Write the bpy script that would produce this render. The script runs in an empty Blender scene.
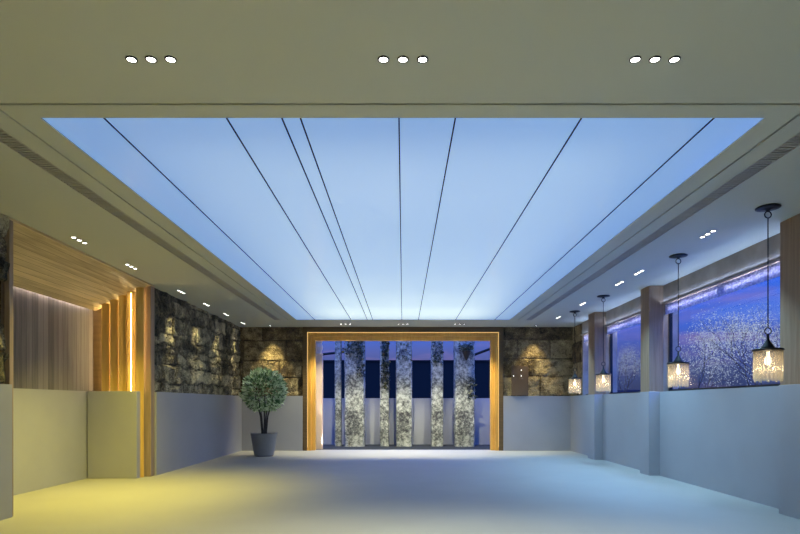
import bpy, bmesh, math, random
from mathutils import Vector, Matrix, noise
random.seed(7)
PI = math.pi
C = bpy.context.scene.collection
EYE, H, F = 1.45, 2.4, 560.0          # eye height, ceiling above the eye, focal length in pixels
CZ = EYE + H                          # ceiling height 3.85 m
XL, XR, YF, YN = -5.083, 5.28, 17.45, -2.0
DADO = 1.70

# ------------------------------------------------------------------ materials
def srgb(r, g, b):
    f = lambda c: (c/255/12.92) if c/255 <= 0.04045 else ((c/255+0.055)/1.055)**2.4
    return (f(r), f(g), f(b), 1)

class NT:
    def __init__(s, name):
        s.m = bpy.data.materials.new(name); s.m.use_nodes = True
        s.t = s.m.node_tree; s.t.nodes.clear()
        s.out = s.n('ShaderNodeOutputMaterial')
    def n(s, typ, **kw):
        x = s.t.nodes.new(typ)
        for k, v in kw.items():
            if k in x.inputs.keys(): x.inputs[k].default_value = v
            else: setattr(x, k, v)
        return x
    def l(s, a, b): s.t.links.new(a, b)
    def ramp(s, fac, stops, interp='LINEAR'):
        r = s.n('ShaderNodeValToRGB'); r.color_ramp.interpolation = interp
        e = r.color_ramp.elements
        while len(e) < len(stops): e.new(0.5)
        for i, (p, c) in enumerate(stops):
            e[i].position = p; e[i].color = c
        s.l(fac, r.inputs['Fac']); return r
    def coords(s, scale=(1,1,1), kind='Object', rot=(0,0,0)):
        tc = s.n('ShaderNodeTexCoord'); mp = s.n('ShaderNodeMapping')
        mp.inputs['Scale'].default_value = scale; mp.inputs['Rotation'].default_value = rot
        s.l(tc.outputs[kind], mp.inputs['Vector']); return mp.outputs['Vector']
    def bsdf(s, **kw):
        b = s.n('ShaderNodeBsdfPrincipled', **kw); s.l(b.outputs[0], s.out.inputs['Surface']); return b

def plain(name, col, rough=0.6, metal=0.0, var=0.06, scale=3.0, bump=0.0):
    t = NT(name); b = t.bsdf(Roughness=rough, Metallic=metal)
    nz = t.n('ShaderNodeTexNoise', Scale=scale, Detail=4.0); t.l(t.coords(), nz.inputs['Vector'])
    c0 = tuple(max(0, c*(1-var)) for c in col[:3])+(1,); c1 = tuple(min(1, c*(1+var)) for c in col[:3])+(1,)
    r = t.ramp(nz.outputs['Fac'], [(0.3, c0), (0.7, c1)]); t.l(r.outputs[0], b.inputs['Base Color'])
    if bump:
        bp = t.n('ShaderNodeBump', Strength=bump, Distance=0.01); t.l(nz.outputs['Fac'], bp.inputs['Height'])
        t.l(bp.outputs[0], b.inputs['Normal'])
    return t.m

def wood(name, dark, light, plank=0.12, axis='z', across='y', rough=0.5, gap=0.06, contrast=0.35):
    """planks running along `axis`, laid side by side along `across`"""
    t = NT(name); b = t.bsdf(Roughness=rough)
    tc = t.n('ShaderNodeTexCoord'); sp = t.n('ShaderNodeSeparateXYZ'); t.l(tc.outputs['Object'], sp.inputs[0])
    d = t.n('ShaderNodeMath', operation='DIVIDE'); t.l(sp.outputs[across.upper()], d.inputs[0]); d.inputs[1].default_value = plank
    fl = t.n('ShaderNodeMath', operation='FLOOR'); t.l(d.outputs[0], fl.inputs[0])
    fr = t.n('ShaderNodeMath', operation='FRACT'); t.l(d.outputs[0], fr.inputs[0])
    wn = t.n('ShaderNodeTexWhiteNoise', noise_dimensions='1D'); t.l(fl.outputs[0], wn.inputs['W'])
    sc = [9, 9, 9]; sc['xyz'.index(axis)] = 0.5
    mp = t.n('ShaderNodeMapping'); mp.inputs['Scale'].default_value = sc; t.l(tc.outputs['Object'], mp.inputs['Vector'])
    off = t.n('ShaderNodeVectorMath', operation='ADD'); t.l(mp.outputs[0], off.inputs[0])
    ms = t.n('ShaderNodeMath', operation='MULTIPLY'); t.l(wn.outputs['Value'], ms.inputs[0]); ms.inputs[1].default_value = 30.0
    t.l(ms.outputs[0], off.inputs[1])
    nz = t.n('ShaderNodeTexNoise', Scale=2.0, Detail=6.0, Roughness=0.6, Distortion=0.4); t.l(off.outputs[0], nz.inputs['Vector'])
    mx = t.n('ShaderNodeMath', operation='MULTIPLY_ADD'); t.l(wn.outputs['Value'], mx.inputs[0]); mx.inputs[1].default_value = contrast
    t.l(nz.outputs['Fac'], mx.inputs[2])
    r = t.ramp(mx.outputs[0], [(0.3, dark), (0.95, light)])
    lt = t.n('ShaderNodeMath', operation='GREATER_THAN'); t.l(fr.outputs[0], lt.inputs[0]); lt.inputs[1].default_value = gap
    mul = t.n('ShaderNodeMixRGB', blend_type='MIX'); t.l(lt.outputs[0], mul.inputs[0])
    mul.inputs[1].default_value = tuple(c*0.45 for c in dark[:3])+(1,); t.l(r.outputs[0], mul.inputs[2])
    t.l(mul.outputs[0], b.inputs['Base Color'])
    bp = t.n('ShaderNodeBump', Strength=0.4, Distance=0.004); t.l(mx.outputs[0], bp.inputs['Height']); t.l(bp.outputs[0], b.inputs['Normal'])
    return t.m

def stone(name, stops, bumps=0.8, scale=4.0):
    t = NT(name); b = t.bsdf(Roughness=0.9)
    v = t.coords()
    at = t.n('ShaderNodeAttribute', attribute_name='blk')
    nz = t.n('ShaderNodeTexNoise', Scale=scale, Detail=9.0, Roughness=0.68); t.l(v, nz.inputs['Vector'])
    vo = t.n('ShaderNodeTexVoronoi', Scale=scale*4.5); t.l(v, vo.inputs['Vector'])
    n2 = t.n('ShaderNodeTexNoise', Scale=scale*9, Detail=6.0, Roughness=0.7); t.l(v, n2.inputs['Vector'])
    a = t.n('ShaderNodeMath', operation='MULTIPLY_ADD'); t.l(at.outputs['Fac'], a.inputs[0]); a.inputs[1].default_value = 0.42
    t.l(nz.outputs['Fac'], a.inputs[2])
    a2 = t.n('ShaderNodeMath', operation='MULTIPLY_ADD'); t.l(n2.outputs['Fac'], a2.inputs[0]); a2.inputs[1].default_value = 0.95
    t.l(a.outputs[0], a2.inputs[2])
    dv = t.n('ShaderNodeMath', operation='MULTIPLY'); dv.inputs[1].default_value = 0.7; t.l(a2.outputs[0], dv.inputs[0])
    r = t.ramp(dv.outputs[0], [(p*.7, c_) for p, c_ in stops])
    t.l(r.outputs[0], b.inputs['Base Color'])
    bp = t.n('ShaderNodeBump', Strength=bumps, Distance=0.03); t.l(n2.outputs['Fac'], bp.inputs['Height'])
    bp2 = t.n('ShaderNodeBump', Strength=bumps*0.6, Distance=0.05); t.l(vo.outputs['Distance'], bp2.inputs['Height'])
    t.l(bp.outputs[0], bp2.inputs['Normal']); t.l(bp2.outputs[0], b.inputs['Normal'])
    return t.m

def glow(name, col, strength):
    t = NT(name); e = t.n('ShaderNodeEmission', Color=col, Strength=strength); t.l(e.outputs[0], t.out.inputs['Surface']); return t.m

M = {}
M['ceiling'] = plain('ceiling_paint', (0.50, 0.51, 0.46, 1), 0.75, var=0.01, scale=0.6)
M['groove'] = plain('dark_shadow_gap', (0.012, 0.013, 0.014, 1), 0.9)
M['floor'] = plain('grey_stone_floor', (0.32, 0.315, 0.32, 1), 0.65, var=0.03, scale=1.2)
M['dado'] = plain('grey_stone_dado', (0.335, 0.34, 0.39, 1), 0.7, var=0.03, scale=1.5)
M['back'] = plain('grey_plaster', (0.35, 0.34, 0.33, 1), 0.8)
M['vent'] = plain('grey_vent_metal', (0.42, 0.41, 0.40, 1), 0.6, 0.0)
M['black'] = plain('black_iron', (0.008, 0.008, 0.011, 1), 0.45, 0.3)
M['seam'] = plain('black_seam_strip', (0.006, 0.008, 0.016, 1), 0.7)
M['stone'] = stone('rough_stone', [(0.80, srgb(20, 19, 17)), (0.96, srgb(66, 62, 52)), (1.12, srgb(108, 100, 82)), (1.36, srgb(190, 180, 150))])
M['stone_warm'] = stone('rough_brown_stone', [(0.80, srgb(30, 23, 16)), (0.96, srgb(78, 65, 46)), (1.12, srgb(118, 100, 70)), (1.36, srgb(185, 165, 125))], 0.7, 4.5)
M['lintel'] = plain('taupe_stone_lintel', srgb(150, 138, 128), 0.8, var=0.22, scale=2.6, bump=0.4)
M['soffit_wood'] = wood('soffit_boards', srgb(142, 124, 96), srgb(216, 194, 156), 0.105, 'y', 'x', 0.5, 0.05, 0.45)
M['panel_wood'] = wood('grey_brown_planks', srgb(74, 70, 74), srgb(126, 120, 124), 0.14, 'z', 'y', 0.6, 0.05, 0.5)
M['honey'] = wood('honey_wood', srgb(190, 150, 76), srgb(232, 194, 112), 5.0, 'z', 'y', 0.45, 0.0, 0.1)
M['post_wood'] = wood('pale_wood', srgb(132, 112, 98), srgb(178, 156, 140), 5.0, 'z', 'y', 0.5, 0.0, 0.1)
M['frame_wood'] = wood('golden_frame_wood', srgb(205, 150, 66), srgb(238, 188, 96), 5.0, 'z', 'y', 0.45, 0.0, 0.1)
M['frame_dark'] = wood('brown_frame_wood', srgb(84, 66, 40), srgb(120, 96, 62), 5.0, 'x', 'y', 0.5, 0.0, 0.1)
M['pillar'] = wood('pale_brown_pillar', srgb(132, 108, 88), srgb(166, 140, 118), 5.0, 'z', 'y', 0.7, 0.0, 0.1)
M['warm_led'] = glow('warm_light_strip', (1, 0.76, 0.34, 1), 30.0)
M['cove_led'] = glow('cool_light_strip', (0.86, 0.88, 1, 1), 75.0)
M['blue_led'] = glow('blue_light_strip', (0.40, 0.58, 1, 1), 44.0)  # cove strip tinted blue to add window-like blue on the ceiling
M['lamp'] = glow('downlight_lens', (1, 0.97, 0.9, 1), 14.0)
M['bulb'] = glow('pendant_bulb', (1, 0.82, 0.58, 1), 5.0)
M['tiny'] = glow('small_lamp', (1, 0.95, 0.85, 1), 4.0)
M['bark'] = plain('dark_bark', srgb(52, 50, 56), 0.9)
M['twinkle'] = glow('fairy_lights', (0.80, 0.90, 1, 1), 0.7)
M['ground'] = plain('dark_lawn', srgb(30, 34, 36), 0.95)
M['bounce_ground'] = plain('pale_bounce_ground', (.62, .62, .64, 1), .8)  # pale so that it reflects sky blue indoors
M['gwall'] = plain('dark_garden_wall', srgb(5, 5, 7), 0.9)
M['pot'] = plain('grey_ceramic_pot', (0.24, 0.24, 0.25, 1), 0.5)
M['soil'] = plain('soil', srgb(40, 32, 26), 0.95)
M['pilaster'] = plain('pale_pilaster', srgb(205, 180, 165), 0.7)
M['brown_panel'] = plain('brown_panel', srgb(105, 84, 62), 0.6)

def leaf_mat(name, a, b_, c):
    t = NT(name); b = t.bsdf(Roughness=0.5)
    oi = t.n('ShaderNodeAttribute', attribute_name='blk')
    r = t.ramp(oi.outputs['Fac'], [(0.0, a), (0.55, b_), (1.0, c)]); t.l(r.outputs[0], b.inputs['Base Color']); return t.m
M['leaf'] = leaf_mat('variegated_leaf', srgb(74, 112, 62), srgb(185, 212, 165), srgb(242, 250, 228))
M['ivy'] = leaf_mat('ivy_leaf', srgb(16, 22, 12), srgb(52, 58, 30), srgb(120, 112, 60))

def mottled():
    t = NT('mottled_column_stone'); b = t.bsdf(Roughness=0.9)
    v = t.coords()
    n1 = t.n('ShaderNodeTexNoise', Scale=9.0, Detail=8.0, Roughness=0.75); t.l(v, n1.inputs['Vector'])
    n2 = t.n('ShaderNodeTexNoise', Scale=1.3, Detail=2.0); t.l(v, n2.inputs['Vector'])
    a = t.n('ShaderNodeMath', operation='MULTIPLY_ADD'); t.l(n2.outputs['Fac'], a.inputs[0]); a.inputs[1].default_value = 0.5
    t.l(n1.outputs['Fac'], a.inputs[2])
    r = t.ramp(a.outputs[0], [(0.60, srgb(40, 40, 46)), (0.70, srgb(92, 94, 92)), (0.82, srgb(150, 152, 146)), (0.95, srgb(190, 190, 182))])
    t.l(r.outputs[0], b.inputs['Base Color'])
    bp = t.n('ShaderNodeBump', Strength=0.8, Distance=0.02); t.l(n1.outputs['Fac'], bp.inputs['Height']); t.l(bp.outputs[0], b.inputs['Normal'])
    return t.m
M['mottled'] = mottled()

def glass():
    t = NT('window_glass'); tr = t.n('ShaderNodeBsdfTransparent', Color=(0.93, 0.95, 1, 1)); gl = t.n('ShaderNodeBsdfGlossy', Roughness=0.02)
    mx = t.n('ShaderNodeMixShader'); mx.inputs[0].default_value = 0.05
    t.l(tr.outputs[0], mx.inputs[1]); t.l(gl.outputs[0], mx.inputs[2]); t.l(mx.outputs[0], t.out.inputs['Surface']); return t.m
M['glass'] = glass()

def shade_glass():
    t = NT('ribbed_shade_glass'); tr = t.n('ShaderNodeBsdfTransparent', Color=(.90, 0.88, 0.82, 1))
    tl = t.n('ShaderNodeBsdfTranslucent', Color=(1, 0.86, 0.66, 1)); gl = t.n('ShaderNodeBsdfGlossy', Roughness=0.1)
    a = t.n('ShaderNodeMixShader'); a.inputs[0].default_value = 0.28; t.l(tr.outputs[0], a.inputs[1]); t.l(tl.outputs[0], a.inputs[2])
    b = t.n('ShaderNodeMixShader'); b.inputs[0].default_value = 0.15; t.l(a.outputs[0], b.inputs[1]); t.l(gl.outputs[0], b.inputs[2])
    t.l(b.outputs[0], t.out.inputs['Surface']); return t.m
M['shade'] = shade_glass()

def film():
    t = NT('luminous_film'); em = t.n('ShaderNodeEmission', Color=(0.13, 0.285, 0.62, 1), Strength=0.80)
    tl = t.n('ShaderNodeBsdfTranslucent', Color=(0.86, 0.88, 0.9, 1)); gl = t.n('ShaderNodeBsdfGlossy', Roughness=0.16, Color=(0.9, 0.95, 1, 1))
    a = t.n('ShaderNodeMixShader'); a.inputs[0].default_value = .075; t.l(tl.outputs[0], a.inputs[1]); t.l(gl.outputs[0], a.inputs[2])
    ad = t.n('ShaderNodeAddShader'); t.l(a.outputs[0], ad.inputs[0]); t.l(em.outputs[0], ad.inputs[1])
    t.l(ad.outputs[0], t.out.inputs['Surface']); return t.m
M['film'] = film()

def sheer():
    t = NT('sheer_valance_lace'); v = t.coords((1, 1, 1))
    vo = t.n('ShaderNodeTexVoronoi', Scale=26.0); t.l(v, vo.inputs['Vector'])
    r = t.ramp(vo.outputs['Distance'], [(0.2, srgb(245, 245, 255)), (0.7, srgb(190, 190, 220))])
    df = t.n('ShaderNodeBsdfDiffuse'); tl = t.n('ShaderNodeBsdfTranslucent'); t.l(r.outputs[0], df.inputs[0]); t.l(r.outputs[0], tl.inputs[0])
    a = t.n('ShaderNodeMixShader'); a.inputs[0].default_value = 0.6; t.l(df.outputs[0], a.inputs[1]); t.l(tl.outputs[0], a.inputs[2])
    t.l(a.outputs[0], t.out.inputs['Surface']); return t.m
M['sheer'] = sheer()

# ------------------------------------------------------------------ geometry helpers
def box(bm, x0, x1, y0, y1, z0, z1):
    vs = [bm.verts.new((x, y, z)) for z in (z0, z1) for y in (y0, y1) for x in (x0, x1)]
    for f in ((0,2,3,1), (4,5,7,6), (0,1,5,4), (2,6,7,3), (1,3,7,5), (0,4,6,2)):
        bm.faces.new([vs[i] for i in f])
    return vs

def lathe(bm, prof, seg=32, c=(0, 0, 0)):
    rings = []
    for r, z in prof:
        if r < 1e-5: rings.append([bm.verts.new((c[0], c[1], c[2]+z))])
        else: rings.append([bm.verts.new((c[0]+r*math.cos(2*PI*i/seg), c[1]+r*math.sin(2*PI*i/seg), c[2]+z)) for i in range(seg)])
    for a, b in zip(rings, rings[1:]):
        for i in range(seg):
            j = (i+1) % seg
            if len(a) == 1 and len(b) == 1: continue
            if len(a) == 1: bm.faces.new((a[0], b[i], b[j]))
            elif len(b) == 1: bm.faces.new((a[i], b[0], a[j]))
            else: bm.faces.new((a[i], b[i], b[j], a[j]))

def tube(bm, pts, rads, seg=8, cap=True):
    rings = []
    pts = [Vector(p) for p in pts]
    for i, p in enumerate(pts):
        d = (pts[min(i+1, len(pts)-1)]-pts[max(i-1, 0)]).normalized()
        u = d.cross(Vector((0, 1, 0) if abs(d.y) < 0.9 else (1, 0, 0))).normalized(); w = d.cross(u)
        r = rads[i] if isinstance(rads, (list, tuple)) else rads
        rings.append([bm.verts.new(p+r*(math.cos(2*PI*k/seg)*u+math.sin(2*PI*k/seg)*w)) for k in range(seg)])
    for a, b in zip(rings, rings[1:]):
        for k in range(seg):
            bm.faces.new((a[k], a[(k+1) % seg], b[(k+1) % seg], b[k]))
    if cap:
        bm.faces.new(rings[0]); bm.faces.new(rings[-1])

def torus(bm, c, R, r, axis='y', seg=24, sub=8):
    vs = []
    for i in range(seg):
        a = 2*PI*i/seg; row = []
        for k in range(sub):
            b = 2*PI*k/sub; q = R+r*math.cos(b)
            p = (q*math.cos(a), r*math.sin(b), q*math.sin(a)) if axis == 'y' else (r*math.sin(b), q*math.cos(a), q*math.sin(a))
            row.append(bm.verts.new((c[0]+p[0], c[1]+p[1], c[2]+p[2])))
        vs.append(row)
    for i in range(seg):
        for k in range(sub):
            bm.faces.new((vs[i][k], vs[(i+1) % seg][k], vs[(i+1) % seg][(k+1) % sub], vs[i][(k+1) % sub]))

def obj(name, bm, m, parent=None, smooth=False, bevel=0, kind=None, blk=None):
    if name != 'film_panel': bmesh.ops.recalc_face_normals(bm, faces=bm.faces)
    me = bpy.data.meshes.new(name); bm.to_mesh(me); bm.free()
    me.materials.append(m)
    if smooth:
        for p in me.polygons: p.use_smooth = True
    if blk is not None:
        a = me.attributes.new('blk', 'FLOAT', 'POINT')
        a.data.foreach_set('value', blk)
    o = bpy.data.objects.new(name, me); C.objects.link(o)
    if parent: o.parent = parent
    if bevel:
        md = o.modifiers.new('bevel', 'BEVEL'); md.width = bevel; md.segments = 2; md.limit_method = 'ANGLE'
    if kind: o['kind'] = kind
    return o

def thing(name, label, cat, loc=(0,0,0), group=None):
    o = bpy.data.objects.new(name, None); C.objects.link(o); o.location = loc; o.empty_display_size = 0.1
    o['label'] = label; o['category'] = cat
    if group: o['group'] = group
    return o
def tag(o, label, cat, group=None):
    o['label'] = label; o['category'] = cat
    if group: o['group'] = group
    return o
def struct_empty(name, loc=(0,0,0)):
    o = bpy.data.objects.new(name, None); C.objects.link(o); o.location = loc; o['kind'] = 'structure'; return o
def dup(root, loc, label, group=None):
    r = root.copy(); C.objects.link(r); r.location = loc; r['label'] = label
    if group: r['group'] = group
    for ch in list(root.children):
        c = ch.copy(); C.objects.link(c); c.parent = r
        for g in ch.children:
            d = g.copy(); C.objects.link(d); d.parent = c
    return r
def boxes(name, lst, m, parent=None, **kw):
    bm = bmesh.new()
    for b in lst: box(bm, *b)
    return obj(name, bm, m, parent, **kw)

def stone_grid(bm, blk, u0, u1, v0, v1, place, seed, rowh=(0.28, 0.58), colw=(0.45, 1.2), depth=0.07, rough=0.05, res=0.035):
    """rough coursed stone face laid over [u0,u1]x[v0,v1]; place(u,v,d) -> world point, d = distance out of the wall"""
    rnd = random.Random(seed)
    rows = []; v = v0
    while v < v1:
        hh = rnd.uniform(*rowh); cols = []; u = u0 - rnd.uniform(0, colw[0])
        while u < u1:
            w = rnd.uniform(*colw)
            cols.append((u, u+w, rnd.random(), rnd.random(), rnd.uniform(-.03, .03)))
            u += w
        rows.append((v, v+hh, cols)); v += hh
    nu = max(2, int((u1-u0)/res)); nv = max(2, int((v1-v0)/res)); base = len(bm.verts)
    grid = []
    for j in range(nv+1):
        row = []
        v = v0+(v1-v0)*j/nv
        for i in range(nu+1):
            u = u0+(u1-u0)*i/nu
            q_ = .11 if rowh[0] < .4 else .02; wu = u+q_*noise.noise(Vector((u*2.1, v*2.1, seed))); wv = v+q_*noise.noise(Vector((u*2.3, v*2.3, seed+9)))
            g = 1; d0 = 0.3; bl = 0.5
            for (a, b, cols) in rows:
                if a <= wv < b or (b >= v1 and wv >= b):
                    for (p, q, r1, r2, tl) in cols:
                        if p <= wu < q:
                            e = min(wv-a, b-wv, wu-p, q-wu)
                            g = min(1, max(0, e)/0.035); d0 = r1+tl*(wv-a)/(b-a)*8; bl = r2
                            break
                    break
            g = g*g*(3-2*g)
            n = noise.fractal(Vector((u*3.2, v*3.2, seed*3.1)), 0.9, 2.1, 5)
            d = g*(0.02+depth*d0)+rough*n*(0.3+0.7*g)
            row.append(bm.verts.new(place(u, v, max(d, 0.002)))); blk.append(bl*g*0.8)
        grid.append(row)
    for j in range(nv):
        for i in range(nu):
            bm.faces.new((grid[j][i], grid[j][i+1], grid[j+1][i+1], grid[j+1][i]))

# ------------------------------------------------------------------ room shell
boxes('floor', [(-6.6, 5.45, YN, 17.75, -0.12, 0)], M['floor'], kind='structure')
gI, gO = 1.3650*H, 1.3740*H            # long shadow gaps each side of the luminous ceiling
vI, vO = 1.458*H, 1.535*H              # vent slots
sX, sY0, sY1 = 1.268*H, 4.70, 16.0
T = 0.10
c = []
c.append((-5.5, 5.5, YN, 4.470, CZ, CZ+T))
for s in (-1, 1):
    def sp(a, b, y0, y1): c.append((min(s*a, s*b), max(s*a, s*b), y0, y1, CZ, CZ+T))
    sp(sX, gI, 4.497, sY1)
    sp(gO, vI, 4.497, sY1)
    sp(vO, 5.5, 4.497, sY1)
c.append((-sX, sX, 4.497, sY0, CZ, CZ+T))
c.append((-5.5, 5.5, sY1, 17.75, CZ, CZ+T))
boxes('ceiling', c, M['ceiling'], kind='structure')
boxes('trim_1', [(-5.5, 5.5, 4.40, 4.56, CZ+T+0.002, CZ+T+0.03)] +
      [(s*gI-0.06, s*gI+0.06, 4.40, sY1, CZ+T+0.002, CZ+T+0.03) for s in (-1, 1)] +
      [(min(s*vI, s*vO)-0.05, max(s*vI, s*vO)+0.05, 4.40, sY1+0.05, CZ+T+0.002, CZ+T+0.03) for s in (-1, 1)], M['groove'], kind='structure')

# luminous ceiling: film panels between black seams, lamps in the box above
lum = thing('luminous_ceiling', 'large glowing pale blue film ceiling panel with thin black seams', 'ceiling light', (0, 0, CZ))
seams = [(-1.049), (-.619), (-.425), (-.360), (-.014), (.1836), (.626), (1.091)]
xs = [-1.268]+seams+[1.268]
for a, b in zip(xs, xs[1:]):
    bm = bmesh.new(); bm.faces.new([bm.verts.new(p) for p in ((a*H, sY0, .012), (a*H, sY1, .012), (b*H, sY1, .012), (b*H, sY0, .012))])
    obj('film_panel', bm, M['film'], lum)
for i, s in enumerate(seams):
    w = 0.0065
    boxes('seam_strip', [(s*H-w, s*H+w, sY0, sY1, 0.004, 0.011)], M['seam'], lum)
boxes('light_box', [(-sX-.02, -sX, sY0, sY1, .10, 0.62), (sX, sX+.02, sY0, sY1, .10, 0.62), (-sX, sX, sY0-.02, sY0, .10, .62),
                    (-sX, sX, sY1, sY1+.02, .10, .62), (-sX, sX, sY0, sY1, .60, .62)], M['back'], lum)
def area(name, loc, sx, sy, power, col, rot=(0, 0, 0)):
    l = bpy.data.lights.new(name, 'AREA'); l.shape = 'RECTANGLE'; l.size = sx; l.size_y = sy; l.energy = power; l.color = col
    o = bpy.data.objects.new(name, l); C.objects.link(o); o.location = loc; o.rotation_euler = rot; return o
NB = 6; y0, y1 = sY0+.45, sY1-.12
for i in range(NB):
    L = (y1-y0)/NB; yc = y0+L*(i+.5)
    area('ceiling_box_lamp', (0, yc, CZ+.55), 2*sX-1.3, L, (5.5, 6.0, 7.5, 10.5, 15, 22)[i], (1.0, 1.0, 0.52))

# vents
for s, side in ((-1, 'left'), (1, 'right')):
    v = thing('linear_air_vent', 'long slotted grey air grille set into the %s side of the ceiling' % side, 'air vent', (0, 0, CZ))
    a, b = min(s*vI, s*vO), max(s*vI, s*vO)
    boxes('grille_frame', [(a, a+.012, 4.5, sY1, -.004, .05), (b-.012, b, 4.5, sY1, -.004, .05), (a+.012, b-.012, 4.5, 4.512, -.004, .05),
                           (a+.012, b-.012, sY1-.012, sY1, -.004, .05)], M['vent'], v)
    bm = bmesh.new(); y = 4.53
    while y < sY1-.03:
        box(bm, a+.012, b-.012, y, y+.021, 0.0, .03); y += .052
    obj('slats', bm, M['vent'], v)

# walls
def left_wall():
    bm = bmesh.new(); blk = []
    pl = lambda u, v, d: (XL-0.045+d, u, v)
    stone_grid(bm, blk, 11.36, YF+.02, DADO, CZ-.002, pl, 3, (0.16, 0.48), (0.25, 0.95), 0.04, 0.06)
    stone_grid(bm, blk, 4.5, 7.17, DADO, CZ-.002, pl, 5, (0.3, 0.55), (0.4, 1.0), 0.06, 0.05)
    n = len(bm.verts)
    box(bm, XL-.40, XL-.05, 11.36, YF+.3, 0, CZ); box(bm, XL-.40, XL-.05, YN, 7.17, 0, CZ)
    blk += [0.4]*(len(bm.verts)-n)
    return obj('wall_left', bm, M['stone'], kind='structure', blk=blk, smooth=False)
left_wall()
def far_wall():
    bm = bmesh.new(); blk = []
    pl = lambda u, v, d: (u, YF+.045-d, v)
    stone_grid(bm, blk, XL-.04, -3.12, DADO, CZ-.002, pl, 12, (0.52, 0.62), (0.9, 1.6), 0.02, 0.035)
    stone_grid(bm, blk, 3.12, XR+.02, DADO, CZ-.002, pl, 15, (0.52, 0.62), (0.5, 1.4), 0.02, 0.035)
    n = len(bm.verts)
    box(bm, XL-.4, -3.12, YF+.05, YF+.3, 0, CZ); box(bm, 3.12, XR+.4, YF+.05, YF+.3, 0, CZ); box(bm, -3.12, 3.12, YF+.05, YF+.3, 3.72, CZ)
    blk += [0.4]*(len(bm.verts)-n)
    return obj('wall_far', bm, M['stone_warm'], kind='structure', blk=blk)
far_wall()
def right_stone():
    bm = bmesh.new(); blk = []
    pl = lambda u, v, d: (XR+.045-d, u, v)
    stone_grid(bm, blk, 16.5, YF+.02, DADO, CZ-.002, pl, 21, (0.5, 0.62), (0.5, 1.0), 0.03, 0.035)
    n = len(bm.verts); box(bm, XR+.05, XR+.35, 16.5, YF+.3, 0, CZ); blk += [0.4]*(len(bm.verts)-n)
    return obj('wall_right_end', bm, M['stone_warm'], kind='structure', blk=blk)
right_stone()
LZ = EYE+.842*H                        # underside of the lintel
VZ = EYE+.752*H                        # lower edge of the sheer valance
PIL = [(7.0, 7.41), (11.35, 11.76), (14.58, 15.07)]
BAYS = [(7.41, 11.35), (11.76, 14.58), (15.07, 16.5)]
wr = [(XR, XR+.3, YN, 16.5, LZ, CZ), (XR, XR+.3, YN, 16.5, 0, DADO-.02), (XR, XR+.3, YN, 7.41, DADO-.02, LZ)]
wr += [(XR, XR+.3, 11.35, 11.76, DADO-.02, LZ), (XR, XR+.3, 14.58, 15.07, DADO-.02, LZ), (XR, XR+.3, 16.44, 16.5, DADO-.02, LZ)]
boxes('wall_right', wr, M['lintel'], kind='structure')
boxes('wall_near', [(XL-.4, XR+.3, YN-.2, YN, 0, CZ)], M['back'], kind='structure')
# plain grey dado (nothing of the room below this line shows in the photograph)
boxes('trim_2', [(XL-.05, XL+.08, 11.36, YF, 0, DADO), (XL-.05, XL+.08, YN, 7.17, 0, DADO)], M['dado'], kind='structure')
boxes('trim_3', [(XL+.08, -3.12, YF-.08, YF+.05, 0, DADO), (3.12, XR-.08, YF-.08, YF+.05, 0, DADO)], M['dado'], kind='structure')
boxes('trim_4', [(XR-.08, XR, YN, YF, 0, DADO)], M['dado'], kind='structure')

# pillars by the windows
for i, (a, b) in enumerate(PIL):
    o = boxes('pillar', [(-.1465, .1465, -(b-a)/2, (b-a)/2, 0, CZ)], M['pillar'], bevel=.006)
    o.location = ((2.078*H+XR)/2, (a+b)/2, 0)
    bs = boxes('pillar_base', [(-.156, .156, -(b-a)/2-.01, (b-a)/2+.01, 0, DADO)], M['dado'], o, bevel=.005)
    tag(o, ['brown square pillar nearest the camera, at the right edge by the near pendant lamp', 'square pillar between the two largest windows, behind the second pendant',
            'farthest and smallest square pillar, near the far stone corner'][i], 'pillar')

# windows
for i, (a, b) in enumerate(BAYS):
    w = struct_empty('window_%d' % (i+1), (XR, (a+b)/2, DADO))
    h = (b-a)/2; z1 = LZ-DADO
    x0, x1 = .10, .16
    boxes('window_frame', [(x0, x1, -h, -h+.05, -.02, z1), (x0, x1, h-.05, h, -.02, z1), (x0, x1, -h+.05, h-.05, z1-.05, z1),
                           (x0, x1, -h+.05, h-.05, -.02, .04)], M['black'], w)
    boxes('glass', [(.125, .131, -h+.05, h-.05, .04, z1-.05)], M['glass'], w)
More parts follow.
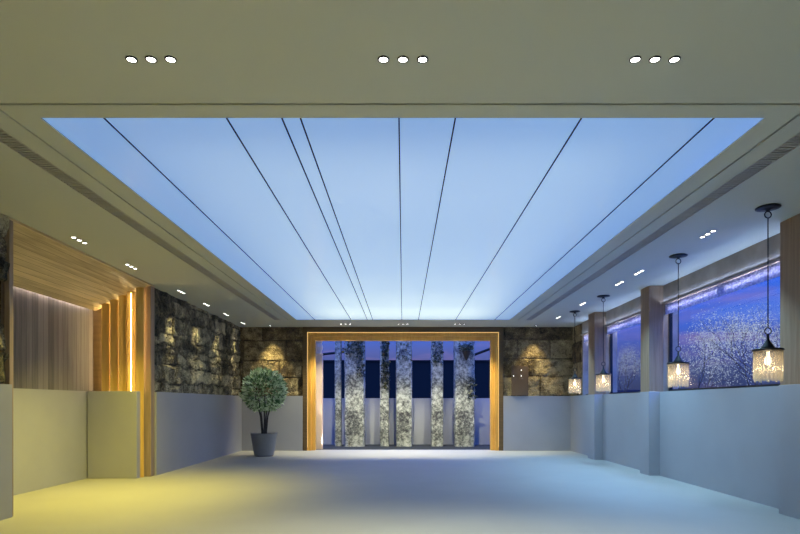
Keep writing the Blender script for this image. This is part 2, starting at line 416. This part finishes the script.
# sheer valances with a light strip above
k = 0
for i, (a, b) in enumerate(BAYS):
    n = (2, 2, 1)[i]
    for j in range(n):
        p = a+(b-a)*j/n+.002; q = a+(b-a)*(j+1)/n-.002
        bm = bmesh.new(); seg = int((q-p)/.02)
        prev = None
        for t in range(seg+1):
            y = p+(q-p)*t/seg; x = XR+.035+.012*math.sin(t*1.35)
            cur = [bm.verts.new((x, y, z)) for z in (LZ-.012, (LZ+VZ)/2, VZ)]
            if prev:
                for m_ in range(2): bm.faces.new((prev[m_], cur[m_], cur[m_+1], prev[m_+1]))
            prev = cur
        o = obj('sheer_valance', bm, M['sheer'], smooth=True)
        md = o.modifiers.new('thick', 'SOLIDIFY'); md.thickness = .003
        where = [['near half of the window nearest the camera', 'far half of the window nearest the camera'],
                 ['near half of the middle window', 'far half of the middle window'], ['smallest window by the stone corner']][i][j]
        tag(o, 'white lace valance across the '+where, 'valance', 'lit lace valances along the windows')
        o2 = boxes('light_strip', [(XR+.07, XR+.080, p+.12, q-.12, LZ-.11, LZ-.10)], M['cove_led'])
        tag(o2, 'light strip behind the lace valance, '+where, 'light strip', 'light strips behind the valances')
    boxes_ = boxes('valance_rail', [(XR-.06, XR-.001, a+.01, b-.01, LZ-.002, LZ+.006), (XR-.06, XR-.054, a+.01, b-.01, LZ+.006, LZ+.030)], M['lintel'])
    tag(boxes_, 'thin cove rail under the lintel of the '+['nearest window', 'middle window', 'farthest window'][i], 'rail')
    ls = boxes('light_strip', [(-.006, .006, a+.02, b-.02, 0, .008)], M['blue_led']); ls.parent = boxes_; ls.location = (XR-.022, 0, LZ+.0065)

# ------------------------------------------------------------------ timber portal on the left
def portal():
    t = thing('timber_portal', 'wide wood lined wall recess with gold lit fins and grey plank back', 'wall recess', (XL, 9.25, 0))
    def P(x, y, z): return (x-XL, y-9.25, z)
    ya, yb = 7.17, 11.36; zt = EYE+.985*H; zb = EYE+.775*H; xb = -2.56*H; yf = 11.20
    # soffit slab, sloping down towards the back
    bm = bmesh.new()
    lo = [P(XL+.0, ya, zt), P(XL, yf, zt), P(xb, yf, zb), P(xb, ya, zb)]
    hi = [P(XL+.0, ya, CZ-.003), P(XL, yf, CZ-.003), P(xb, yf, CZ-.003), P(xb, ya, CZ-.003)]
    v = [bm.verts.new(p) for p in lo+hi]
    for f in ((0,1,2,3), (4,5,6,7), (0,1,5,4), (1,2,6,5), (2,3,7,6), (3,0,4,7)): bm.faces.new([v[i] for i in f])
    obj('soffit', bm, M['soffit_wood'], t)
    bm = bmesh.new(); box(bm, *[q for q in (xb-.13-XL, xb-.07-XL, ya-9.25-.6, yb-9.25, 0, zb+.25)])
    obj('back_panel', bm, M['panel_wood'], t)
    # roof over the light slot behind the soffit edge, side cheeks
    boxes('side_cheek', [(xb-.20-XL, 0-.02, ya-9.25-.06, ya-9.25, 0, CZ-.01), (xb-.20-XL, -.02, yf+.03-9.25, yb-9.25, 0, CZ-.01),
                         (xb-.20-XL, xb-XL, ya-9.25, yf-9.25, zb+.25, zb+.30)], M['frame_dark'], t)
    boxes('light_strip', [(xb-.035-XL, xb-.012-XL, ya-9.25+.1, yf-9.25-.1, zb+.075, zb+.095)], M['wash_led'], t)
    for (a, b) in ((ya-.0, ya+.075), (11.19, 11.36)):
        boxes('frame_post', [(-.10, .045, a-9.25, b-9.25, 0, zt)], M['post_wood'], t, bevel=.006)
    boxes('frame_head', [(-.04, .045, ya-9.25, yb-9.25, zt, CZ-.004)], M['soffit_wood'], t)
    # fins stepping back along the far jamb, each lit from behind
    for i in range(5):
        w = .145; xc = XL-.115-.168*i; ztop = zt-(zt-zb)*((XL-xc)/(XL-xb))-.004
        f = boxes('fin', [(-w/2, w/2, -.022, .022, 0, ztop)], M['honey'], t, bevel=.004)
        f.location = (xc-XL, yf-.14-9.25, 0); f.rotation_euler = (0, 0, math.radians(24))
        s = boxes('light_strip', [(-.006, .006, -.006, .006, DADO*.3, ztop-.05)], M['warm_led'] , t)
        s.location = (xc-w/2-.02-XL, yf-.04-9.25, 0)
        if i == 1:
            s.location = (xc-w/2+.105-XL, yf-.215-9.25, 0); s.scale = (.4, .4, 1)
    boxes('plinth', [(xb-XL, -.10, yf-.30-9.25, yf+.02-9.25, 0, DADO)], M['dado'], t, bevel=.005)
    boxes('dado_panel', [(xb-.07-XL, xb-.02-XL, ya-9.25, yf-9.25, 0, DADO)], M['dado'], t)
M['wash_led'] = glow('wash_light_strip', (1, 0.86, 0.72, 1), 20.0)
portal()

# ------------------------------------------------------------------ far doorway
def doorway():
    d = struct_empty('door_1', (0, YF, 0))
    top_o, top_i = 3.675, 3.44
    def frame(name, xo, xi, zo, zi, ya, yb, m):
        boxes(name, [(-xo, -xi, ya, yb, 0, zo), (xi, xo, ya, yb, 0, zo), (-xi, xi, ya, yb, zi, zo)], m, d, bevel=.005)
    frame('door_frame', 3.12, 2.985, CZ-.005, 3.69, -.05, .28, M['frame_dark'])
    frame('door_frame', 2.985, 2.87, 3.69, 3.56, -.01, .28, M['frame_wood'])
    frame('door_frame', 2.87, 2.75, 3.56, 3.44, .06, .28, M['frame_wood'])
    boxes('light_strip', [(-2.98, 2.98, -.022, -.012, 3.672, 3.684)], M['door_edge_glow'], d)  # glowing strip added as the bright edge highlight of the frame head
    boxes('light_strip', [(-2.98, -2.968, -.022, -.012, .1, 3.67), (2.968, 2.98, -.022, -.012, .1, 3.67)], M['door_edge_glow'], d)  # same glowing highlight down both sides of the frame
M['door_edge_glow'] = glow('door_edge_highlight', (1, 0.66, 0.24, 1), 1.1)  # emission stands in for a highlight on the frame bevel, no lamp
doorway()

# brown panel with small lamps on the far wall
t = thing('lamp_panel', 'small brown panel with three tiny lamps at right of the doorway', 'wall light', (3.62, YF-.10, DADO+.02))
boxes('panel', [(-.26, .26, -.02, .02, 0, .92)], M['brown_panel'], t, bevel=.004)
for (x, z) in ((-.20, .60), (.04, .60), (.04, .78)):
    bm = bmesh.new(); lathe(bm, [(0, -.012), (.012, -.008), (.014, 0), (0, .003)], 12)
    bmesh.ops.rotate(bm, verts=bm.verts, cent=(0,0,0), matrix=Matrix.Rotation(PI/2, 3, 'X'))
    bmesh.ops.translate(bm, verts=bm.verts, vec=(x, -.026, z)); obj('lamp', bm, M['tiny'], t)

# ------------------------------------------------------------------ downlights
def make_down():
    t = thing('recessed_downlight', 'x', 'downlight')
    bm = bmesh.new(); lathe(bm, [(.030, 0), (.030, -.008), (.036, -.009), (.040, -.005), (.040, 0)], 28); obj('trim_ring', bm, M['black'], t)
    bm = bmesh.new(); lathe(bm, [(0, -.004), (.030, -.004), (.030, -.001), (0, -.001)], 28); obj('lens', bm, M['lamp'], t)
    return t
down0 = make_down(); used = [False]
def down(x, y, label, group):
    if not used[0]:
        used[0] = True; down0.location = (x, y, CZ); down0['label'] = label; down0['group'] = group; return down0
    return dup(down0, (x, y, CZ), label, group)
def spot(x, y, power, col, ang=70, blend=.6, r=.03, tilt=(0, 0)):
    l = bpy.data.lights.new('downlight_lamp', 'SPOT'); l.energy = power; l.color = col; l.spot_size = math.radians(ang); l.spot_blend = blend; l.shadow_soft_size = r
    o = bpy.data.objects.new('downlight_lamp', l); C.objects.link(o); o.location = (x, y, CZ-.02); o.rotation_euler = (tilt[0], tilt[1], 0)
WARM = (1, .95, .58); NEUT = (.74, .98, 1); GOLD = (1, .83, .11); COOL = (.40, .76, 1)
for i, x0 in enumerate((-1.752*1.0, 0, 1.752)):
    for j, s in enumerate((-.136, 0, .136)):
        down(x0*1.0+s, 1344/345, '%s round downlight of the trio at the %s of the front ceiling' % (('left', 'middle', 'right')[j], ('left', 'centre', 'right')[i]), 'downlights in the front ceiling')
    spot(x0, 1344/345, 500, (GOLD, WARM, NEUT)[i], 110)
for i, x0 in enumerate((-1.725, 0.0, 1.70)):
    for j, s in enumerate((-.136, 0, .136)):
        down(x0+s, 16.8, '%s tiny downlight of the %s trio above the far doorway' % (('left', 'middle', 'right')[j], ('left', 'centre', 'right')[i]), 'downlights above the far doorway')
    spot(x0, 16.8, 600, WARM, 100, .6, .03, (math.radians(14), 0))
lab_l = ['nearest', 'second nearest', 'third nearest', 'fourth nearest', 'fifth nearest', 'farthest']
for i, y in enumerate((8.2, 9.77, 11.97, 13.5, 15.0, 16.6)):
    for j, s in enumerate((-.14, 0, .14)):
        down(-4.74, y+s, '%s downlight of the trio %s along the left wall' % (('near', 'middle', 'far')[j], lab_l[i]), 'downlights along the left wall')
    if i < 2: spot(-4.45, y, 700, GOLD, 100, 1)
    else: spot(-4.84, y+.25, 110, (1, .86, .42), 44, .9, .03, (0, math.radians(9)))
for i, y in enumerate((7.9, 10.2, 11.13, 13.4, 15.5)):
    for j, s in enumerate((-.14, 0, .14)):
        down(4.30, y+s, '%s downlight of the trio %s along the window side' % (('near', 'middle', 'far')[j], ('nearest', 'second nearest', 'third nearest', 'fourth nearest', 'farthest')[i]), 'downlights along the window side')
    spot(4.20, y, 330, COOL, 100, 1)
spot(-4.74, 15.0, 110, (1, .95, .8), 34, .5, .03, (.29, -.42))  # extra spot added to brighten the shrub, no fixture of its own
for x, P_, c_ in ((-3.4, 420, GOLD), (0, 300, WARM), (3.4, 260, NEUT)): spot(x, .4, P_, c_, 110, 1)  # added lamps out of view near the camera, without fixtures
for s, side in ((-1, 'left'), (1, 'right')):
    down(s*4.06, 17.12, 'single tiny downlight over the far stone wall %s of the doorway' % side, 'downlights over the far stone wall')
    spot(s*4.06, 17.10, 190, (1, .84, .40), 64, .9, .03, (math.radians(6), 0))

# ------------------------------------------------------------------ pendants
def make_pendant():
    t = thing('pendant_lamp', 'x', 'pendant lamp')
    bm = bmesh.new(); lathe(bm, [(0, 0), (.125, 0), (.138, -.008), (.136, -.018), (.10, -.028), (.03, -.034), (.022, -.05), (0, -.052)], 40); cn = obj('canopy', bm, M['black'], t, smooth=True)
    bm = bmesh.new(); torus(bm, (0, 0, -.095), .040, .007); tube(bm, [(0, 0, -.05), (0, 0, -.06)], .006); obj('ring', bm, M['black'], cn, smooth=True)
    zr = (EYE+.66)-CZ            # rim height relative to the ceiling
    bm = bmesh.new(); tube(bm, [(0, 0, -.137), (0, 0, zr+.27)], .0065); obj('cord', bm, M['black'], t, smooth=True)
    bm = bmesh.new(); torus(bm, (0, 0, zr+.228), .040, .007); obj('ring', bm, M['black'], t, smooth=True)
    bm = bmesh.new(); lathe(bm, [(0, zr+.19), (.012, zr+.185), (.018, zr+.12), (.03, zr+.10), (.06, zr+.05), (.075, zr+.03), (.08, zr+.012), (0, zr+.012)], 32)
    cp = obj('cap', bm, M['black'], t, smooth=True)
    bm = bmesh.new(); lathe(bm, [(0, zr+.012), (.158, zr+.012), (.168, zr+.004), (.168, zr-.012), (.158, zr-.016), (0, zr-.016)], 40); obj('rim_disc', bm, M['black'], cp)
    sh = .36; bm = bmesh.new(); n = 20
    for k in range(n):
        a = 2*PI*k/n; r = .139; x, y = r*math.cos(a), r*math.sin(a); rr = .0205; m = 8
        lens = zr-.018-sh-(.015 if k % 2 else 0)
        rg = []
        for z, q in ((zr-.018, rr), (zr-.05, rr*.9), (zr-.20, rr), (lens+.03, rr*.95), (lens, rr*.35)):
            rg.append([bm.verts.new((x+q*math.cos(2*PI*u/m), y+q*math.sin(2*PI*u/m), z)) for u in range(m)])
        for A, B in zip(rg, rg[1:]):
            for u in range(m): bm.faces.new((A[u], A[(u+1) % m], B[(u+1) % m], B[u]))
        bm.faces.new(rg[-1])
    lsd = obj('lamp_shade', bm, M['shade'], t, smooth=True)
    bm = bmesh.new(); lathe(bm, [(0, zr-.02), (.016, zr-.02), (.018, zr-.07), (.03, zr-.10), (.038, zr-.14), (.030, zr-.175), (0, zr-.19)], 24); obj('bulb', bm, M['bulb'], lsd, smooth=True)
    return t
pend = make_pendant()
for i, y in enumerate((6.82, 9.04, 12.42, 14.48)):
    lb = ['largest glass shaded pendant lamp, hanging in front of the near brown pillar', 'second nearest glass shaded pendant lamp, hanging before the near window',
          'third nearest pendant on a black ceiling canopy, hanging before the middle window', 'farthest pendant on a small black canopy by the stone corner'][i]
    loc = (1.852*H, y, CZ)
    if i == 0: pend.location = loc; pend['label'] = lb; pend['group'] = 'pendant lamps along the windows'
    else: dup(pend, loc, lb, 'pendant lamps along the windows')
    l = bpy.data.lights.new('pendant_light', 'POINT'); l.energy = 2.0; l.color = (1, .86, .66); l.shadow_soft_size = .03
    o = bpy.data.objects.new('pendant_light', l); C.objects.link(o); o.location = (loc[0], y, EYE+.44)

# ------------------------------------------------------------------ potted shrub in the corner
def leaf(bm, blk, p, d, ln, w, val, rnd):
    d = d.normalized(); u = d.cross(Vector((rnd.uniform(-1, 1), rnd.uniform(-1, 1), rnd.uniform(-1, 1)))).normalized(); n = d.cross(u)
    a = bm.verts.new(p); b = bm.verts.new(p+d*ln*.45+u*w/2+n*w*.15); c_ = bm.verts.new(p+d*ln); e = bm.verts.new(p+d*ln*.45-u*w/2+n*w*.15); f = bm.verts.new(p+d*ln*.5)
    bm.faces.new((a, b, f)); bm.faces.new((b, c_, f)); bm.faces.new((a, f, e)); bm.faces.new((f, c_, e)); blk += [val, val*1.1, val*.8, val*1.1, val*.5]
t = thing('potted_shrub', 'round leafy shrub with white edged leaves by the left stone corner', 'plant', (-3.87, 15.6, 0))
bm = bmesh.new(); lathe(bm, [(0, 0), (.24, 0), (.27, .04), (.36, .60), (.37, .64), (.33, .64), (.32, .58), (0, .58)], 36); obj('pot', bm, M['pot'], t, smooth=False)
bm = bmesh.new(); lathe(bm, [(0, .59), (.31, .585)], 24); obj('soil', bm, M['soil'], t)
bm = bmesh.new(); rnd = random.Random(4)
for k in range(5):
    a = k*1.257; tube(bm, [(.05*math.cos(a), .05*math.sin(a), .57), (.1*math.cos(a), .1*math.sin(a), 1.1), (.28*math.cos(a), .28*math.sin(a), 1.75)], [.025, .02, .01], 6)
obj('stem', bm, M['bark'], t)
bm = bmesh.new(); blk = []
for k in range(2200):
    v = Vector((rnd.gauss(0, 1), rnd.gauss(0, 1), rnd.gauss(0, 1))).normalized(); rr = rnd.uniform(.55, 1)**.5
    lump = 1+.13*noise.noise(v*2.4)
    p = Vector((v.x*.56*rr*lump, v.y*.56*rr*lump, 1.82+v.z*.55*rr*lump))
    leaf(bm, blk, p, v+Vector((rnd.uniform(-.7, .7), rnd.uniform(-.7, .7), rnd.uniform(-.3, .8))), rnd.uniform(.09, .17), rnd.uniform(.045, .07), rnd.choice((.05, .2, .5, .9, 1)), rnd)
obj('foliage', bm, M['leaf'], t, blk=blk)

# ------------------------------------------------------------------ outside the far doorway
boxes('ground', [(-40, 60, 17.75, 60, -.15, -.02)], M['ground'], kind='structure')
boxes('bounce_ground', [(5.6, 40, -20, 17.7, -.15, -.02)], M['bounce_ground'], kind='structure')  # unseen pale ground added to bounce blue sky light onto the ceiling
YC = 19.6; S = YC/F
def colm(x0, x1, lab, seed, ivy=None, y=YC, top=4.9):
    s = y/F; xa, xb_ = (x0-403)*s, (x1-403)*s; w = xb_-xa; xc = (xa+xb_)/2
    t = thing('stone_column', lab, 'column', (xc, y, -.02), 'mottled stone columns beyond the far doorway')
    bm = bmesh.new(); n = 24; nz = 60; rg = []
    for j in range(nz+1):
        z = top*j/nz; row = []
        for i in range(n):
            a = 2*PI*i/n; ca, sa = math.cos(a), math.sin(a); r = (abs(ca)**6+abs(sa)**6)**(-1/6.)*w/2
            r *= 1+.05*noise.noise(Vector((ca*2+seed, sa*2, z*3)))
            row.append(bm.verts.new((r*ca, r*sa, z)))
        rg.append(row)
    for A, B in zip(rg, rg[1:]):
        for i in range(n): bm.faces.new((A[i], A[(i+1) % n], B[(i+1) % n], B[i]))
    bm.faces.new(rg[-1]); bm.faces.new(rg[0])
    obj('shaft', bm, M['mottled'], t)
    if ivy:
        bm = bmesh.new(); blk = []; rnd = random.Random(seed)
        for (z0, z1, xa_, xb2, n) in ivy:
            for k in range(n):
                p = Vector((rnd.uniform(xa_, xb2)*w/2, -w/2-rnd.uniform(0, .06), rnd.uniform(z0, z1)))
                leaf(bm, blk, p, Vector((rnd.uniform(-1, 1), -.6, rnd.uniform(-1, .6))), rnd.uniform(.08, .14), .07, rnd.choice((.1, .3, .5, .9)), rnd)
        obj('climbing_ivy', bm, M['ivy'], t, blk=blk)
colm(335, 341.5, 'narrowest pale stone column, leftmost beyond the far doorway', 1, None)
colm(345, 365, 'widest mottled column, left of centre, with gold green ivy at top', 2, [(3.2, 3.8, -1, 1, 130), (2.4, 3.4, .3, 1, 90)])
colm(380, 389, 'slim column mostly covered in dark ivy, left of the central column', 3, [(2.0, 3.8, -.4, 1, 260)])
colm(396, 412, 'central mottled column beyond the far doorway', 4, [(3.0, 3.6, -.8, .8, 24)])
colm(431, 443, 'mottled column just right of the central one, ivy flecks on top', 5, [(2.8, 3.7, -1, .8, 80)])
colm(454, 474, 'rightmost wide pale column with a hanging plant at top', 6, [(1.6, 2.4, .3, 1, 90)])
# hanging basket on the last column
t = thing('hanging_basket', 'brown cone shaped hanging basket before the rightmost column', 'planter', ((464.5-403)*S, YC-.55, 3.25))
bm = bmesh.new(); lathe(bm, [(0, -.34), (.05, -.26), (.13, -.05), (.15, 0), (0, 0)], 20); obj('basket', bm, M['soil'], t)
bm = bmesh.new(); tube(bm, [(0, 0, 0), (0, 0, 1.6)], .006, 6); obj('cord', bm, M['black'], t)
bm = bmesh.new(); blk = []; rnd = random.Random(9)
for k in range(160):
    a = rnd.uniform(0, 2*PI); p = Vector((.2*math.cos(a)*rnd.random(), .2*math.sin(a)*rnd.random(), rnd.uniform(0, .22)))
    leaf(bm, blk, p, Vector((math.cos(a), math.sin(a), rnd.uniform(-.4, 1))), .11, .05, rnd.choice((.1, .4, .9)), rnd)
obj('foliage', bm, M['ivy'], t, blk=blk)
# pale pilaster with a carved head, left of the doorway outside
t = thing('pilaster', 'pale pink pilaster with carved capital at the left edge of the doorway', 'column', ((318.6-403)*18.3/F, 18.3, -.02))
boxes('shaft', [(-.13, .13, -.13, .13, 0, 3.05)], M['pilaster'], t, bevel=.01)
bm = bmesh.new(); lathe(bm, [(0, 3.05), (.12, 3.05), (.15, 3.10), (.10, 3.16), (.13, 3.26), (.14, 3.36), (.10, 3.44), (.13, 3.50), (.14, 3.54), (0, 3.54)], 24); obj('capital', bm, M['pilaster'], t, smooth=True)
# parapet and dark wall beyond
o = boxes('parapet_wall', [(-6, 6, 20.3, 20.5, -.02, 1.66)], M['dado']); tag(o, 'low grey parapet wall beyond the far doorway behind the columns', 'wall')
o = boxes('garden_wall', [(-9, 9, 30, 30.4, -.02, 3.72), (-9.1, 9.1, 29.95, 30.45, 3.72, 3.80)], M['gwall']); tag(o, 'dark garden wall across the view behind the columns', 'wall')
for s, lb in ((-1, 'left'), (1, 'right')):
    bm = bmesh.new()
    tube(bm, [(s*1.9, 23.0, 3.65), (s*3.5, 20.9, 3.25)] if s < 0 else [(s*2.2, 23.0, 3.2), (s*3.9, 20.9, 3.75)], .05, 4)
    o = obj('handrail', bm, M['gwall']); tag(o, 'dark slanting rail seen at the %s side of the doorway' % lb, 'rail')
    o = boxes('rail_post', [(s*3.45-.04, s*3.45+.04, 20.95, 21.03, -.02, 3.15 if s < 0 else 3.48)], M['gwall']); tag(o, 'dark post under the slanting rail at the %s of the doorway' % lb, 'post')
for x in (-2.6, -.9, 1.0, 2.6):
    l = bpy.data.lights.new('garden_uplight', 'SPOT'); l.energy = 95; l.color = (1, .97, .84); l.spot_size = math.radians(110); l.spot_blend = 1; l.shadow_soft_size = .08
    o = bpy.data.objects.new('garden_uplight', l); C.objects.link(o); o.location = (x, 18.2, .15); o.rotation_euler = (math.radians(150), 0, 0)

l = bpy.data.lights.new('garden_uplight', 'SPOT'); l.energy = 22; l.color = (1, .82, .70); l.spot_size = math.radians(70); l.spot_blend = 1; l.shadow_soft_size = .05  # extra uplight added to brighten the pilaster, source unseen
o = bpy.data.objects.new('garden_uplight', l); C.objects.link(o); o.location = (-2.62, 17.95, .9); o.rotation_euler = (math.radians(165), 0, 0)
# ------------------------------------------------------------------ bare trees strung with lights beyond the windows
def tree(x, y, h, seed, lab):
    rnd = random.Random(seed); t = thing('bare_tree', lab, 'tree', (x, y, -.02), 'bare lit trees outside the windows')
    bm = bmesh.new(); tips = []
    def grow(p, d, ln, r, lv):
        pts = [p]; q = p.copy(); dd = d.copy()
        for k in range(3):
            dd = (dd+Vector((rnd.uniform(-.16, .16), rnd.uniform(-.16, .16), rnd.uniform(-.05, .12)))).normalized(); q = q+dd*ln/3; pts.append(q.copy())
        tube(bm, pts, [r, r*.85, r*.72, r*.55], 5 if lv > 2 else 3, cap=False)
        if lv < 4: tips.extend(pts[1:])
        if lv == 0: return
        for k in range(3 if lv > 1 else 4):
            a = rnd.uniform(0, 2*PI); sp_ = rnd.uniform(.35, .8); b = pts[rnd.choice((2, 3, 3))]
            side = dd.cross(Vector((math.cos(a), math.sin(a), .1))).normalized()
            grow(b, (dd+side*sp_+Vector((0, 0, .12))).normalized(), ln*rnd.uniform(.62, .8), r*.5, lv-1)
    grow(Vector((0, 0, 0)), Vector((0, 0, 1)), h*.33, h*.011, 5)
    obj('trunk', bm, M['bark'], t)
    bm = bmesh.new()
    for p in tips:
        for k in range(2):
            q = p+Vector((rnd.gauss(0, .16), rnd.gauss(0, .16), rnd.gauss(0, .16))); r = rnd.uniform(.007, .016)
            vs = [bm.verts.new(q+Vector(e)*r) for e in ((1, 0, 0), (0, 1, 0), (-1, 0, 0), (0, -1, 0), (0, 0, 1), (0, 0, -1))]
            for a in range(4): bm.faces.new((vs[a], vs[(a+1) % 4], vs[4])); bm.faces.new((vs[(a+1) % 4], vs[a], vs[5]))
    o = obj('string_lights', bm, M['twinkle'], t, kind='stuff')
for i, (x, y, h, lb) in enumerate([
        (9.4, 14.4, 4.2, 'tall bare lit tree beside the near brown pillar'),
        (10.3, 20.0, 4.4, 'bare lit tree left in the near window, beside the middle pillar'),
        (13.6, 21.6, 5.2, 'bare lit tree in the middle of the near window, farther back'),
        (14.5, 37.0, 5.4, 'distant bare tree seen through the middle window')]):
    tree(x, y, h, 30+i, lb)
# distant hills
bm = bmesh.new()
for k in range(60):
    a0, a1 = [math.radians(-60+150*q/60) for q in (k, k+1)]
    hh = [4.4+1.6*noise.noise(Vector((a*5, 2, 1)))+.5*noise.noise(Vector((a*22, 5, 1))) for a in (a0, a1)]
    p = [(130*math.sin(a0), 130*math.cos(a0)), (130*math.sin(a1), 130*math.cos(a1))]
    q = [(150*math.sin(a0), 150*math.cos(a0)), (150*math.sin(a1), 150*math.cos(a1))]
    v = [bm.verts.new(c_) for c_ in ((*p[0], -1), (*p[1], -1), (*p[1], hh[1]), (*p[0], hh[0]), (*q[0], -1), (*q[1], -1))]
    bm.faces.new((v[0], v[1], v[2], v[3])); bm.faces.new((v[3], v[2], v[5], v[4]))
bmesh.ops.remove_doubles(bm, verts=bm.verts, dist=.001)
tag(obj('hills', bm, plain('dusky_hills', srgb(46, 50, 72), 1)), 'dark blue hills along the horizon outside', 'hills')

# ------------------------------------------------------------------ world: dusk sky
w = bpy.data.worlds.new('dusk'); bpy.context.scene.world = w; w.use_nodes = True; nt = w.node_tree; nt.nodes.clear()
N = nt.nodes.new; Lk = nt.links.new
out = N('ShaderNodeOutputWorld'); bg = N('ShaderNodeBackground'); Lk(bg.outputs[0], out.inputs[0])
tc = N('ShaderNodeTexCoord'); sx = N('ShaderNodeSeparateXYZ'); Lk(tc.outputs['Generated'], sx.inputs[0])
rp = N('ShaderNodeValToRGB'); Lk(sx.outputs['Z'], rp.inputs[0]); e = rp.color_ramp.elements
st = [(0.0, srgb(44, 54, 84)), (0.055, srgb(68, 80, 126)), (0.09, srgb(84, 96, 165)), (0.125, srgb(66, 104, 205)), (0.20, srgb(60, 112, 232)), (0.40, (.32, 1.0, 4.6, 1)), (1.0, (.28, .85, 3.8, 1))]
while len(e) < len(st): e.new(.5)
for i, (p, c_) in enumerate(st): e[i].position = p; e[i].color = c_
mp = N('ShaderNodeMapping'); mp.inputs['Scale'].default_value = (5, 5, 22); Lk(tc.outputs['Generated'], mp.inputs[0])
nz = N('ShaderNodeTexNoise'); nz.inputs['Scale'].default_value = 1.6; nz.inputs['Detail'].default_value = 5; Lk(mp.outputs[0], nz.inputs['Vector'])
cr = N('ShaderNodeValToRGB'); cr.color_ramp.elements[0].position = .52; cr.color_ramp.elements[1].position = .78
cr.color_ramp.elements[0].color = (0, 0, 0, 1); cr.color_ramp.elements[1].color = (.4, .4, .4, 1); Lk(nz.outputs['Fac'], cr.inputs[0])
mx = N('ShaderNodeMixRGB'); Lk(cr.outputs[0], mx.inputs[0]); Lk(rp.outputs[0], mx.inputs[1]); mx.inputs[2].default_value = srgb(178, 136, 170)
Lk(mx.outputs[0], bg.inputs[0]); bg.inputs[1].default_value = 1.1
# light portals at the window openings guide the sky light indoors
for i, (a, b) in enumerate(BAYS):
    o = area('window_portal', (XR+.25, (a+b)/2, (DADO+LZ)/2), LZ-DADO, b-a, 1, (1, 1, 1), (0, PI/2, 0)); o.data.cycles.is_portal = True

# ------------------------------------------------------------------ camera
cam = bpy.data.cameras.new('camera'); co = bpy.data.objects.new('camera', cam); C.objects.link(co)
co.location = (0, 0, EYE); co.rotation_euler = (PI/2, 0, 0)
cam.sensor_fit = 'HORIZONTAL'; cam.sensor_width = 36; cam.lens = 36*F/800
cam.shift_x = -3/800; cam.shift_y = 137/800; cam.clip_end = 400
sc = bpy.context.scene; sc.camera = co
vs = sc.view_settings; vs.view_transform = 'Standard'; vs.look = 'None'; vs.gamma = 1; vs.use_curve_mapping = False; vs.exposure = 0.0
